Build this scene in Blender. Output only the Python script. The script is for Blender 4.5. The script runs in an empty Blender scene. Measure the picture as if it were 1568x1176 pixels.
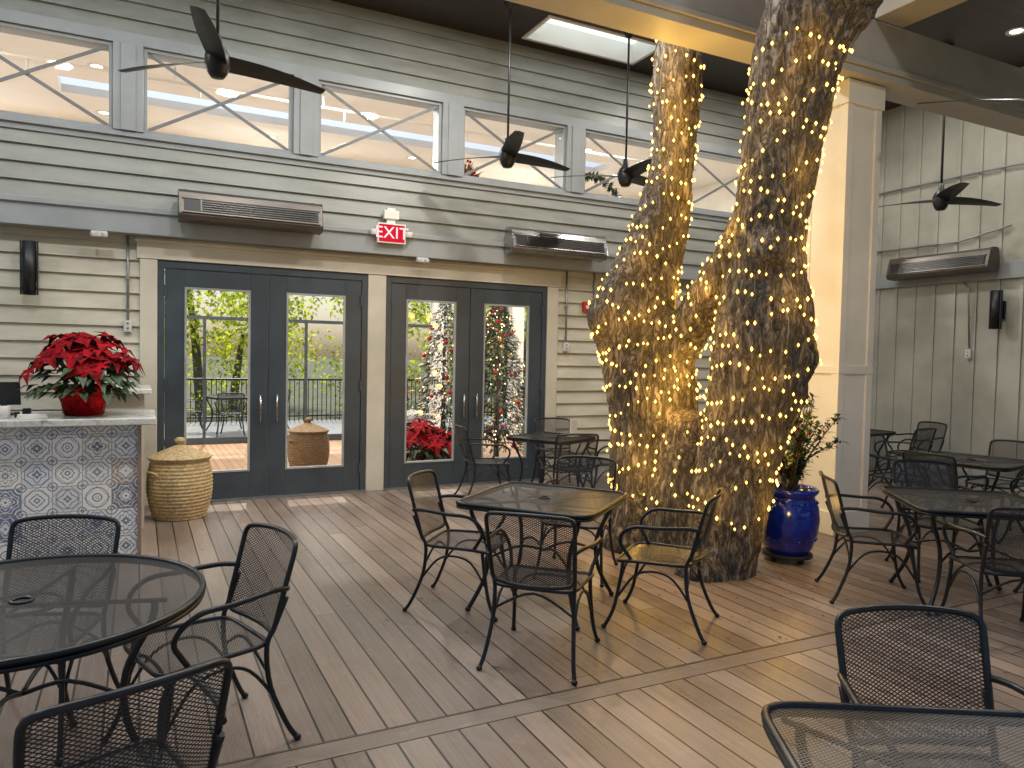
import bpy, math, random
from mathutils import Vector, Matrix, noise
from mathutils.bvhtree import BVHTree
random.seed(7)
R=random.random
def U(a,b): return a+(b-a)*R()
scene=bpy.context.scene
COL=scene.collection
YAW=math.radians(26.8); CY,SY=math.cos(YAW),math.sin(YAW)
# furniture grid of the patio is turned 26.8 deg against the building: (l,d) metres -> world
def P(l,d,z=0.0): return Vector((SY*d+CY*l, CY*d-SY*l, z))

# ------------------------------------------------------------------ mesh builder
class MB:
    def __init__(s): s.v=[];s.f=[];s.m=[];s.uv=[];s.sm=[]
    def face(s,pts,m=0,uv=None,sm=False):
        b=len(s.v); s.v+= [tuple(p) for p in pts]; s.f.append(tuple(range(b,b+len(pts)))); s.m.append(m); s.uv.append(uv); s.sm.append(sm)
    def idx(s,ids,m=0,uv=None,sm=True):
        s.f.append(tuple(ids)); s.m.append(m); s.uv.append(uv); s.sm.append(sm)
    def box(s,x0,x1,y0,y1,z0,z1,m=0,mat=None):
        b=len(s.v)
        vs=[Vector((x,y,z)) for z in (z0,z1) for y in (y0,y1) for x in (x0,x1)]
        if mat: vs=[mat@q for q in vs]
        s.v+=[tuple(q) for q in vs]
        for f in ((0,2,3,1),(4,5,7,6),(0,1,5,4),(2,6,7,3),(0,4,6,2),(1,3,7,5)):
            s.idx([b+i for i in f],m,None,False)
    def tube(s,pts,r,n=6,m=0,closed=False,smooth=0,caps=True):
        pts=[Vector(p) for p in pts]
        if smooth: 
            q=[];L=len(pts)
            rng=range(L) if closed else range(L-1)
            rs=r if isinstance(r,list) else None; rq=[]
            for i in rng:
                if closed: a,b_,c,d=pts[i-1],pts[i],pts[(i+1)%L],pts[(i+2)%L]
                else: a,b_,c,d=pts[max(i-1,0)],pts[i],pts[i+1],pts[min(i+2,L-1)]
                for k in range(smooth):
                    t=k/smooth
                    q.append(0.5*((2*b_)+(c-a)*t+(2*a-5*b_+4*c-d)*t*t+(3*b_-a-3*c+d)*t**3))
                    if rs: rq.append(rs[i]*(1-t)+rs[i+1]*t)
            if not closed:
                q.append(pts[-1]); 
                if rs: rq.append(rs[-1])
            pts=q
            if rs: r=rq
        L=len(pts); base=len(s.v); up=None
        for i,p in enumerate(pts):
            if closed: t=(pts[(i+1)%L]-pts[i-1])
            else: t=pts[min(i+1,L-1)]-pts[max(i-1,0)]
            if t.length<1e-9: t=Vector((0,0,1))
            t.normalize()
            if up is None:
                up=Vector((0,0,1)) if abs(t.z)<.9 else Vector((1,0,0))
            a=(up-t*up.dot(t)); a.normalize(); up=a; c=t.cross(a)
            rr=r[i] if isinstance(r,list) else r
            for k in range(n):
                th=2*math.pi*k/n
                s.v.append(tuple(p+a*(math.cos(th)*rr)+c*(math.sin(th)*rr)))
        seg=L if closed else L-1
        for i in range(seg):
            j=(i+1)%L
            for k in range(n):
                k2=(k+1)%n
                s.idx([base+i*n+k,base+i*n+k2,base+j*n+k2,base+j*n+k],m)
        if not closed and caps:
            s.idx([base+k for k in range(n)][::-1],m,None,False)
            s.idx([base+(L-1)*n+k for k in range(n)],m,None,False)
    def lathe(s,prof,n=24,c=(0,0,0),m=0,mod=None,sm=True):
        base=len(s.v)
        for (r,z) in prof:
            for k in range(n):
                th=2*math.pi*k/n; rr=r*(mod(th,z) if mod else 1)
                s.v.append((c[0]+rr*math.cos(th),c[1]+rr*math.sin(th),c[2]+z))
        for i in range(len(prof)-1):
            for k in range(n):
                k2=(k+1)%n
                s.idx([base+i*n+k,base+i*n+k2,base+(i+1)*n+k2,base+(i+1)*n+k],m,None,sm)
    def ball(s,c,r,n=8,m=0,sz=1):
        s.lathe([(max(1e-4,r*math.sin(math.pi*i/n)),-r*sz*math.cos(math.pi*i/n)) for i in range(n+1)],n*2 if n>4 else n+2,c,m)
    def leaf(s,p,d,up,L,W,m=0,droop=.2):
        d=d.normalized(); side=d.cross(up)
        if side.length<1e-4: side=d.cross(Vector((1,0,0)))
        side.normalize(); nn=side.cross(d)
        mid=p+d*L*.45+nn*L*.04; tip=p+d*L-nn*L*droop
        a=mid+side*W*.5+nn*W*.12; b=mid-side*W*.5+nn*W*.12
        k=len(s.v); s.v+=[tuple(p),tuple(a),tuple(tip),tuple(b),tuple(mid)]
        for f in ((0,4,1),(1,4,2),(2,4,3),(3,4,0)): s.idx([k+i for i in f],m,None,False)
    def mesh(s,name,mats):
        me=bpy.data.meshes.new(name); me.from_pydata(s.v,[],s.f)
        for mt in mats: me.materials.append(mt)
        me.polygons.foreach_set("material_index",s.m); me.polygons.foreach_set("use_smooth",s.sm)
        if any(u is not None for u in s.uv):
            ul=me.uv_layers.new(name="UVMap"); fl=[]
            for f,u in zip(s.f,s.uv):
                if u is None: fl+= [0.0]*(2*len(f))
                else:
                    for q in u: fl+=[q[0],q[1]]
            ul.data.foreach_set("uv",fl)
        me.update(); return me
def link(name,data,loc=(0,0,0),rot=(0,0,0),parent=None):
    o=bpy.data.objects.new(name,data); COL.objects.link(o); o.location=loc; o.rotation_euler=rot
    if parent: o.parent=parent
    return o
def obj(name,mb,mats,loc=(0,0,0),rot=(0,0,0),parent=None,bev=0):
    o=link(name,mb.mesh(name,mats),loc,rot,parent)
    if bev:
        b=o.modifiers.new("bevel","BEVEL"); b.width=bev; b.segments=2; b.limit_method='ANGLE'
    return o
def empty(name,loc=(0,0,0),rot=(0,0,0)):
    o=link(name,None,loc,rot); o.empty_display_size=.2; return o

# ------------------------------------------------------------------ node helpers
def newmat(name):
    m=bpy.data.materials.new(name); m.use_nodes=True; nt=m.node_tree; nt.nodes.clear()
    out=nt.nodes.new('ShaderNodeOutputMaterial'); return m,nt,out
def N(nt,t,ins=None,**kw):
    n=nt.nodes.new(t)
    for k,v in kw.items(): setattr(n,k,v)
    if ins:
        for k,v in ins.items():
            s=n.inputs[k]
            if isinstance(v,bpy.types.NodeSocket): nt.links.new(v,s)
            else: s.default_value=v
    return n
def mth(nt,op,a,b=None,c=None):
    i={0:a}
    if b is not None: i[1]=b
    if c is not None: i[2]=c
    return N(nt,'ShaderNodeMath',i,operation=op).outputs[0]
def c4(c): return (c[0],c[1],c[2],1)
def mixc(nt,f,a,b,bt='MIX'):
    n=nt.nodes.new('ShaderNodeMix'); n.data_type='RGBA'; n.blend_type=bt
    for s,v in ((n.inputs[0],f),(n.inputs[6],a),(n.inputs[7],b)):
        if isinstance(v,bpy.types.NodeSocket): nt.links.new(v,s)
        else: s.default_value=v if not isinstance(v,tuple) or len(v)==4 else c4(v)
    return n.outputs[2]
def ramp(nt,f,stops):
    n=nt.nodes.new('ShaderNodeValToRGB'); nt.links.new(f,n.inputs[0]); e=n.color_ramp.elements
    while len(e)<len(stops): e.new(.5)
    for q,(p,c) in zip(e,stops): q.position=p; q.color=c4(c) if len(c)==3 else c
    return n.outputs[0]
def coord(nt,which='Object',scale=(1,1,1)):
    tc=N(nt,'ShaderNodeTexCoord'); mp=N(nt,'ShaderNodeMapping',{0:tc.outputs[which],3:scale}); return mp.outputs[0]
def simple(name,col,rough=.5,metal=0,var=.12,nscale=6,bump=0,bscale=60,spec=.5,stretch=(1,1,1),coat=0):
    m,nt,out=newmat(name)
    co=coord(nt,'Object',stretch)
    nz=N(nt,'ShaderNodeTexNoise',{'Vector':co,'Scale':nscale,'Detail':3.0,'Roughness':.6})
    dark=tuple(c*(1-var*1.6) for c in col); lite=tuple(min(1,c*(1+var)) for c in col)
    cc=ramp(nt,nz.outputs[0],[(.3,dark),(.7,lite)])
    b=N(nt,'ShaderNodeBsdfPrincipled',{'Base Color':cc,'Roughness':rough,'Metallic':metal,'Specular IOR Level':spec,'Coat Weight':coat})
    rr=mth(nt,'MULTIPLY_ADD',nz.outputs[0],.25,rough-.12); nt.links.new(rr,b.inputs['Roughness'])
    if bump:
        n2=N(nt,'ShaderNodeTexNoise',{'Vector':co,'Scale':bscale,'Detail':3.0})
        bp=N(nt,'ShaderNodeBump',{'Strength':bump,'Distance':.01,'Height':n2.outputs[0]}); nt.links.new(bp.outputs[0],b.inputs['Normal'])
    nt.links.new(b.outputs[0],out.inputs[0]); return m
def emis(name,col,s):
    m,nt,out=newmat(name); e=N(nt,'ShaderNodeEmission',{0:c4(col),1:s}); nt.links.new(e.outputs[0],out.inputs[0])
    m.cycles.emission_sampling='NONE'; return m

SIDING=simple('siding_paint',(.47,.445,.365),.5,0,.14,1.3,.15,120,stretch=(1,1,4))
SIDING_UP=simple('upper_siding_paint',(.25,.26,.24),.36,0,.14,1.3,.12,120,stretch=(1,1,4))
TRIM=simple('trim_paint_cream',(.52,.49,.41),.5,0,.08,2)
TRIMG=simple('trim_paint_grey',(.28,.30,.315),.4,0,.08,2)
WHITE=simple('white_paint',(.74,.72,.67),.5,0,.04,2)
COLP=simple('column_paint',(.82,.79,.70),.5,0,.05,2)
BEAMP=simple('beam_paint',(.45,.43,.385),.5,0,.08,2)
DOORP=simple('door_paint_slate',(.040,.052,.065),.36,0,.12,3)
IRON=simple('wrought_iron',(.016,.018,.021),.34,.3,.2,20)
BLACK=simple('black_metal',(.014,.015,.017),.4,.2,.15,8)
STEEL=simple('stainless_steel',(.38,.365,.35),.25,1,.12,6,stretch=(.3,4,4))
BRONZE=simple('bronze_enamel',(.13,.115,.10),.38,.7,.15,6,stretch=(.3,4,4))
STEELD=simple('heater_louvre',(.10,.09,.08),.35,.9,.2,8)
COND=simple('conduit_metal',(.30,.31,.32),.4,.8,.1,8)
PLAST=simple('grey_plastic',(.5,.5,.5),.5,0,.05,8)
FAB=simple('white_linen',(.75,.73,.70),.8,0,.05,4)
WALLIN=simple('interior_wall_paint',(.72,.70,.64),.7,0,.04,1)
CEILIN=simple('interior_ceiling_paint',(.86,.85,.82),.7,0,.05,.7)
RED=simple('poinsettia_red',(.26,.001,.006),.75,0,.55,14,spec=.15)
GREEN=simple('leaf_green',(.03,.065,.018),.5,0,.4,25)
NEEDLE=simple('fir_needles',(.018,.045,.018),.6,0,.4,20)
FOIL=simple('red_foil',(.33,.006,.010),.2,.95,.25,24,1,34)
BLUEC=simple('cobalt_glaze',(.003,.018,.34),.14,0,.3,12,.2,14,coat=.6)
TERR=simple('soil',(.03,.02,.015),.9,0,.3,30)
REDP=simple('red_alarm_plastic',(.5,.02,.02),.4,0,.05,8)
WICK=simple('wicker',(.52,.385,.20),.75,0,.3,40,.6,160)
WICKD=simple('wicker_dark',(.24,.15,.07),.75,0,.3,40,.5,160)
RUBBER=simple('rubber',(.02,.02,.02),.7)
LITTER=simple('dry_leaf',(.22,.13,.06),.8,0,.4,9)

def glass_mat():
    m,nt,out=newmat('window_glass')
    lw=N(nt,'ShaderNodeFresnel',{0:1.45}); f=mth(nt,'MULTIPLY',lw.outputs[0],1.15)
    t=N(nt,'ShaderNodeBsdfTransparent',{0:(.97,.98,.97,1)}); g=N(nt,'ShaderNodeBsdfGlossy',{0:(1,1,1,1),'Roughness':.02})
    mx=N(nt,'ShaderNodeMixShader',{0:f,1:t.outputs[0],2:g.outputs[0]}); nt.links.new(mx.outputs[0],out.inputs[0]); return m
GLASS=glass_mat()
def frosted():
    m,nt,out=newmat('skylight_glazing')
    n=N(nt,'ShaderNodeTexNoise',{'Vector':coord(nt),'Scale':1.6,'Detail':4.0}).outputs[0]
    c=ramp(nt,n,[(.3,(.66,.82,.84)),(.6,(.88,.96,.97))])
    t=N(nt,'ShaderNodeBsdfTranslucent',{0:c}); nt.links.new(t.outputs[0],out.inputs[0]); return m
FROST=frosted()
def meshmat(name,t_,col,sx,sy,rough):
    m,nt,out=newmat(name)
    tc=N(nt,'ShaderNodeTexCoord'); sp=N(nt,'ShaderNodeSeparateXYZ',{0:tc.outputs['UV']})
    a=mth(nt,'DIVIDE',sp.outputs[0],sx); b=mth(nt,'DIVIDE',sp.outputs[1],sy)
    def tri(x): return mth(nt,'ABSOLUTE',mth(nt,'SUBTRACT',mth(nt,'FRACT',x),.5))
    mk=mth(nt,'GREATER_THAN',mth(nt,'MAXIMUM',tri(mth(nt,'ADD',a,b)),tri(mth(nt,'SUBTRACT',a,b))),.5-t_)
    p=N(nt,'ShaderNodeBsdfPrincipled',{'Base Color':c4(col),'Roughness':rough,'Metallic':.2})
    t=N(nt,'ShaderNodeBsdfTransparent')
    mx=N(nt,'ShaderNodeMixShader',{0:mk,1:t.outputs[0],2:p.outputs[0]}); nt.links.new(mx.outputs[0],out.inputs[0]); return m
MESHM=meshmat('expanded_metal_mesh',.17,(.026,.028,.031),.021,.0125,.36)
MESHT=meshmat('table_expanded_metal',.22,(.035,.036,.038),.019,.0115,.42)
def deckmat(name,cols,bw=.14,axis=0,rough=.5,spec=.4,worn=(.40,.36,.32)):
    m,nt,out=newmat(name)
    tc=N(nt,'ShaderNodeTexCoord'); sp=N(nt,'ShaderNodeSeparateXYZ',{0:tc.outputs['Object']})
    X=sp.outputs[axis]; Y=sp.outputs[1-axis]
    xs=mth(nt,'DIVIDE',X,bw); fr=mth(nt,'FRACT',xs); bid=mth(nt,'FLOOR',xs)
    w1=N(nt,'ShaderNodeTexWhiteNoise',{'W':bid},noise_dimensions='1D').outputs[0]
    yy=mth(nt,'ADD',mth(nt,'DIVIDE',Y,4.9),mth(nt,'MULTIPLY',w1,7.0)); yid=mth(nt,'FLOOR',yy); yfr=mth(nt,'FRACT',yy)
    w2=N(nt,'ShaderNodeTexWhiteNoise',{'W':mth(nt,'ADD',mth(nt,'MULTIPLY',bid,3.17),mth(nt,'MULTIPLY',yid,17.3))},noise_dimensions='1D').outputs[0]
    edge=mth(nt,'ABSOLUTE',mth(nt,'SUBTRACT',fr,.5))
    gap=mth(nt,'GREATER_THAN',edge,.5-.036)
    jg=mth(nt,'LESS_THAN',yfr,.0009); gap=mth(nt,'MAXIMUM',gap,jg)
    cv=N(nt,'ShaderNodeCombineXYZ',{0:mth(nt,'MULTIPLY',X,60.0),1:mth(nt,'MULTIPLY',Y,2.2),2:mth(nt,'MULTIPLY',w2,40.0)}).outputs[0]
    g=N(nt,'ShaderNodeTexNoise',{'Vector':cv,'Scale':1.0,'Detail':4.0,'Roughness':.65}).outputs[0]
    st=N(nt,'ShaderNodeTexNoise',{'Vector':tc.outputs['Object'],'Scale':.8,'Detail':5.0,'Roughness':.6}).outputs[0]
    sp2=N(nt,'ShaderNodeTexNoise',{'Vector':tc.outputs['Object'],'Scale':7.0,'Detail':6.0,'Roughness':.75}).outputs[0]
    f=mth(nt,'ADD',mth(nt,'MULTIPLY',w2,.42),mth(nt,'MULTIPLY',g,.58))
    c=ramp(nt,f,[(.15,cols[0]),(.5,cols[1]),(.85,cols[2])])
    c=mixc(nt,mth(nt,'MULTIPLY_ADD',st,1.9,-.75),c,mixc(nt,.45,c,worn),'MIX')
    c=mixc(nt,N(nt,'ShaderNodeMapRange',{0:sp2,1:.56,2:.75,4:.35}).outputs[0],c,worn)
    c=mixc(nt,gap,c,(.004,.003,.002))
    gr=mth(nt,'SINE',mth(nt,'MULTIPLY',X,2*math.pi/.0095))
    h=mth(nt,'ADD',mth(nt,'MULTIPLY',gr,.12),mth(nt,'SUBTRACT',mth(nt,'MULTIPLY',g,.5),mth(nt,'MULTIPLY',gap,2.0)))
    bp=N(nt,'ShaderNodeBump',{'Strength':.5,'Distance':.004,'Height':h})
    p=N(nt,'ShaderNodeBsdfPrincipled',{'Base Color':c,'Roughness':mth(nt,'MULTIPLY_ADD',st,.3,rough-.15),'Specular IOR Level':spec,'Normal':bp.outputs[0]})
    nt.links.new(p.outputs[0],out.inputs[0]); return m
DECK=deckmat('composite_decking',[(.105,.074,.057),(.20,.147,.115),(.31,.24,.195)],rough=.36,spec=.6,worn=(.36,.32,.285))
DECKX=deckmat('composite_decking_border',[(.13,.095,.072),(.19,.145,.115),(.27,.21,.17)],axis=1,rough=.4)
WOODIN=deckmat('interior_wood_floor',[(.26,.13,.06),(.34,.18,.09),(.40,.23,.12)],bw=.1,rough=.35)
DECKB=deckmat('outer_deck_boards',[(.14,.16,.18),(.18,.20,.22),(.22,.24,.26)],axis=1)
CEILM=deckmat('dark_ceiling_planks',[(.020,.014,.011),(.028,.020,.016),(.038,.027,.022)],bw=.11,axis=1,rough=.45,worn=(.035,.028,.024))
def marble():
    m,nt,out=newmat('granite_countertop'); co=coord(nt,'Object',(1,2.5,1))
    n1=N(nt,'ShaderNodeTexNoise',{'Vector':co,'Scale':5.0,'Detail':10.0,'Roughness':.7,'Distortion':1.6}).outputs[0]
    c=ramp(nt,n1,[(.3,(.16,.19,.19)),(.42,(.5,.52,.50)),(.55,(.72,.71,.67)),(.62,(.35,.36,.34)),(.75,(.7,.69,.66))])
    p=N(nt,'ShaderNodeBsdfPrincipled',{'Base Color':c,'Roughness':.2}); nt.links.new(p.outputs[0],out.inputs[0]); return m
MARB=marble()
def tile():
    m,nt,out=newmat('patterned_ceramic_tile')
    tc=N(nt,'ShaderNodeTexCoord'); sp=N(nt,'ShaderNodeSeparateXYZ',{0:tc.outputs['Object']})
    S=.198
    xs=mth(nt,'DIVIDE',mth(nt,'ADD',sp.outputs[0],sp.outputs[1]),S); zs=mth(nt,'DIVIDE',sp.outputs[2],S)
    u=mth(nt,'SUBTRACT',mth(nt,'FRACT',xs),.5); v=mth(nt,'SUBTRACT',mth(nt,'FRACT',zs),.5)
    idv=N(nt,'ShaderNodeCombineXYZ',{0:mth(nt,'FLOOR',xs),1:mth(nt,'FLOOR',zs)}).outputs[0]
    wn=N(nt,'ShaderNodeTexWhiteNoise',{'Vector':idv},noise_dimensions='3D'); w=wn.outputs[0]
    wc=N(nt,'ShaderNodeSeparateColor',{0:wn.outputs[1]}); a_,b_,c_=wc.outputs[0],wc.outputs[1],wc.outputs[2]
    r=mth(nt,'SQRT',mth(nt,'ADD',mth(nt,'MULTIPLY',u,u),mth(nt,'MULTIPLY',v,v))); th=mth(nt,'ARCTAN2',v,u)
    au=mth(nt,'SUBTRACT',.5,mth(nt,'ABSOLUTE',u)); av=mth(nt,'SUBTRACT',.5,mth(nt,'ABSOLUTE',v))
    rc=mth(nt,'SQRT',mth(nt,'ADD',mth(nt,'MULTIPLY',au,au),mth(nt,'MULTIPLY',av,av)))
    p8=mth(nt,'ABSOLUTE',mth(nt,'COSINE',mth(nt,'MULTIPLY',th,4.0))); p4=mth(nt,'ABSOLUTE',mth(nt,'COSINE',mth(nt,'MULTIPLY',th,2.0)))
    def band(x,t): return mth(nt,'LESS_THAN',mth(nt,'ABSOLUTE',x),t)
    R1=mth(nt,'ADD',.14,mth(nt,'ADD',mth(nt,'MULTIPLY',p8,mth(nt,'MULTIPLY',a_,.15)),mth(nt,'MULTIPLY',p4,mth(nt,'MULTIPLY',b_,.16))))
    o1=band(mth(nt,'SUBTRACT',r,R1),.022)
    f1=mth(nt,'LESS_THAN',r,mth(nt,'MULTIPLY',R1,mth(nt,'MULTIPLY_ADD',c_,.35,.35)))
    core=mth(nt,'GREATER_THAN',r,.045)
    f1=mth(nt,'MULTIPLY',f1,core)
    R2=mth(nt,'ADD',.38,mth(nt,'MULTIPLY',mth(nt,'SUBTRACT',1.0,p8),mth(nt,'MULTIPLY',c_,.09)))
    o2=band(mth(nt,'SUBTRACT',r,R2),.016)
    cr=band(mth(nt,'SUBTRACT',rc,mth(nt,'MULTIPLY_ADD',a_,.08,.13)),.022); cf=mth(nt,'LESS_THAN',rc,.07)
    dm=band(mth(nt,'SUBTRACT',mth(nt,'ADD',mth(nt,'ABSOLUTE',u),mth(nt,'ABSOLUTE',v)),mth(nt,'MULTIPLY_ADD',b_,.2,.42)),.014)
    mk=o1
    for q in (f1,o2,cr,cf,dm): mk=mth(nt,'MAXIMUM',mk,q)
    inv=mth(nt,'GREATER_THAN',c_,.93)
    mk=mth(nt,'ABSOLUTE',mth(nt,'SUBTRACT',mk,inv))
    ink=ramp(nt,w,[(0,(.04,.06,.13)),(.3,(.08,.14,.29)),(.55,(.09,.105,.15)),(.75,(.32,.23,.15)),(.85,(.05,.10,.23)),(1,(.15,.23,.37))])
    bg=ramp(nt,b_,[(0,(.84,.82,.77)),(.6,(.80,.79,.75)),(.85,(.68,.70,.72)),(1,(.74,.69,.60))])
    c=mixc(nt,mth(nt,'MULTIPLY',mk,.92),bg,ink)
    wear=N(nt,'ShaderNodeTexNoise',{'Vector':tc.outputs['Object'],'Scale':14.0,'Detail':4.0}).outputs[0]
    c=mixc(nt,mth(nt,'MULTIPLY',wear,.2),c,(.62,.60,.56))
    gm=mth(nt,'LESS_THAN',mth(nt,'MINIMUM',au,av),.014)
    c=mixc(nt,gm,c,(.34,.33,.32))
    p=N(nt,'ShaderNodeBsdfPrincipled',{'Base Color':c,'Roughness':.4}); nt.links.new(p.outputs[0],out.inputs[0]); return m
TILE=tile()
def bark():
    m,nt,out=newmat('tree_bark'); co=coord(nt,'Object',(1,1,.28))
    n0=N(nt,'ShaderNodeTexNoise',{'Vector':co,'Scale':17.0,'Detail':5.0,'Roughness':.66,'Distortion':.7}).outputs[0]
    rid=mth(nt,'MINIMUM',mth(nt,'MULTIPLY',mth(nt,'ABSOLUTE',mth(nt,'SUBTRACT',n0,.5)),8.0),1.0)
    n1=N(nt,'ShaderNodeTexNoise',{'Vector':coord(nt,'Object',(1,1,.5)),'Scale':48.0,'Detail':5.0,'Roughness':.75}).outputs[0]
    n2=N(nt,'ShaderNodeTexNoise',{'Vector':coord(nt),'Scale':2.2,'Detail':4.0}).outputs[0]
    h=mth(nt,'ADD',mth(nt,'MULTIPLY',rid,.65),mth(nt,'MULTIPLY',n1,.6))
    c=ramp(nt,h,[(.22,(.028,.022,.017)),(.5,(.15,.122,.094)),(.98,(.34,.285,.23))])
    c=mixc(nt,mth(nt,'MULTIPLY_ADD',n2,1.5,-.55),c,mixc(nt,.45,c,(.15,.15,.10)))
    bp=N(nt,'ShaderNodeBump',{'Strength':.9,'Distance':.035,'Height':h})
    p=N(nt,'ShaderNodeBsdfPrincipled',{'Base Color':c,'Roughness':.85,'Normal':bp.outputs[0],'Specular IOR Level':.25}); nt.links.new(p.outputs[0],out.inputs[0]); return m
BARK=bark()
def leafmat(name,a,b,tr=.5):
    m,nt,out=newmat(name)
    n=N(nt,'ShaderNodeTexNoise',{'Vector':coord(nt),'Scale':1.1,'Detail':4.0,'Roughness':.8}).outputs[0]
    c=ramp(nt,n,[(.35,a),(.65,b)])
    d=N(nt,'ShaderNodeBsdfDiffuse',{0:c}); t=N(nt,'ShaderNodeBsdfTranslucent',{0:c})
    mx=N(nt,'ShaderNodeMixShader',{0:tr,1:d.outputs[0],2:t.outputs[0]}); nt.links.new(mx.outputs[0],out.inputs[0]); return m
LEAFG=leafmat('garden_foliage',(.20,.30,.01),(.80,.84,.07),.6)
LEAFO=leafmat('oak_leaves',(.03,.05,.015),(.07,.10,.03))
GRASS=simple('ground_grass',(.10,.11,.06),.9,0,.3,2,.4,30)
BULB=emis('warm_bulb',(1.0,.57,.13),5.2)
BULBS=emis('warm_bulb_small',(1.0,.75,.4),4)
CAN=emis('downlight_lens',(1.0,.9,.72),5)
EXITR=emis('exit_red',(1.0,.02,.05),.75)
EXITW=emis('exit_letters',(1.0,.72,.74),1.2)

# ------------------------------------------------------------------ building
D=8.70; DU=8.56; CZ=5.64
B=empty('restaurant_building')
def siding(mb,x0,x1,z0,z1,y,e=.172,lip=.03,m=0):
    k=int(math.floor(z0/e))
    while k*e<z1:
        a=max(k*e,z0); b=min((k+1)*e,z1)
        if b-a>1e-4:
            ya=y-lip*(1-(a-k*e)/e); yb=y-lip*(1-(b-k*e)/e)
            mb.face([(x0,ya,a),(x1,ya,a),(x1,yb,b),(x0,yb,b)],m)
            if a==k*e: mb.face([(x0,y,a),(x1,y,a),(x1,ya,a),(x0,ya,a)],m)
        k+=1
XL,XR=-7.0,10.48
mb=MB()
siding(mb,XL,.02,0,2.83,D); siding(mb,5.05,XR,0,2.83,D)
obj('lower_siding',mb,[SIDING],parent=B)
mb=MB()
siding(mb,XL,XR,3.08,3.74,DU); siding(mb,XL,XR,4.85,CZ+.1,DU)
obj('upper_siding',mb,[SIDING_UP],parent=B)
mb=MB()
mb.box(XL,.02,D+.01,D+.16,0,2.83); mb.box(5.05,XR,D+.01,D+.16,0,2.83)
mb.box(XL,XR,D+.012,D+.162,2.832,3.74); mb.box(XL,XR,D+.012,D+.162,4.85,5.75)
mb.box(XL,XR,DU+.01,D+.011,3.0,3.738); mb.box(XL,XR,DU+.01,D+.011,4.852,5.75)
obj('wall_core',mb,[WALLIN],parent=B)
mb=MB()
mb.box(XL,XR,8.50,D+.008,2.83,3.08); mb.box(XL,XR,8.47,8.50,3.045,3.10)
obj('band_board',mb,[TRIMG],parent=B,bev=.005)
mb=MB()
mb.box(.0,.165,D-.045,D+.15,0,2.60); mb.box(2.43,2.65,D-.045,D+.15,0,2.60); mb.box(4.885,5.05,D-.045,D+.15,0,2.60)
mb.box(-.03,5.08,D-.055,D+.15,2.602,2.828)
mb.box(-.05,5.10,D-.085,D-.056,2.77,2.80)
obj('door_casing',mb,[TRIM],parent=B,bev=.004)
mb=MB(); mg=MB()
mb.box(XL,XR,DU-.03,D+.16,3.741,3.86); mb.box(XL,XR,DU-.06,DU-.031,3.80,3.83)
mb.box(XL,XR,DU-.03,D+.16,4.73,4.849)
for i in range(-4,6):
    x0=.032+1.767*i; x1=x0+1.49
    mb.box(x1+.002,min(x0+1.767,XR)-.002,DU-.045,D+.16,3.862,4.728)
    mb.box(x1+.07,min(x0+1.767,XR)-.07,DU-.06,DU-.046,3.862,4.728)
    w=.035
    mb.box(x0,x1,DU+.0,DU+.05,3.862,3.862+w); mb.box(x0,x1,DU+.0,DU+.05,4.728-w,4.728)
    mb.box(x0,x0+w,DU+.0,DU+.05,3.862+w,4.728-w); mb.box(x1-w,x1,DU+.0,DU+.05,3.862+w,4.728-w)
    cx=(x0+x1)/2; cz=4.295; L=math.hypot(1.40,.78)/2; an=math.atan2(.78,1.40)
    for sgn,yo in ((1,.0),(-1,.014)):
        M_=Matrix.Translation((cx,DU+.012+yo,cz))@Matrix.Rotation(-an*sgn,4,'Y')
        mb.box(-L,L,0,.012,-.017,.017,1,M_)
    mg.face([(x0,DU+.045,3.86),(x1,DU+.045,3.86),(x1,DU+.045,4.73),(x0,DU+.045,4.73)])
obj('clerestory_frames',mb,[TRIMG,simple('brace_paint',(.16,.17,.175),.45)],parent=B,bev=.003)
obj('clerestory_glass',mg,[GLASS],parent=B)
BEAD=simple('bead_paint',(.30,.31,.31),.4)
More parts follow.
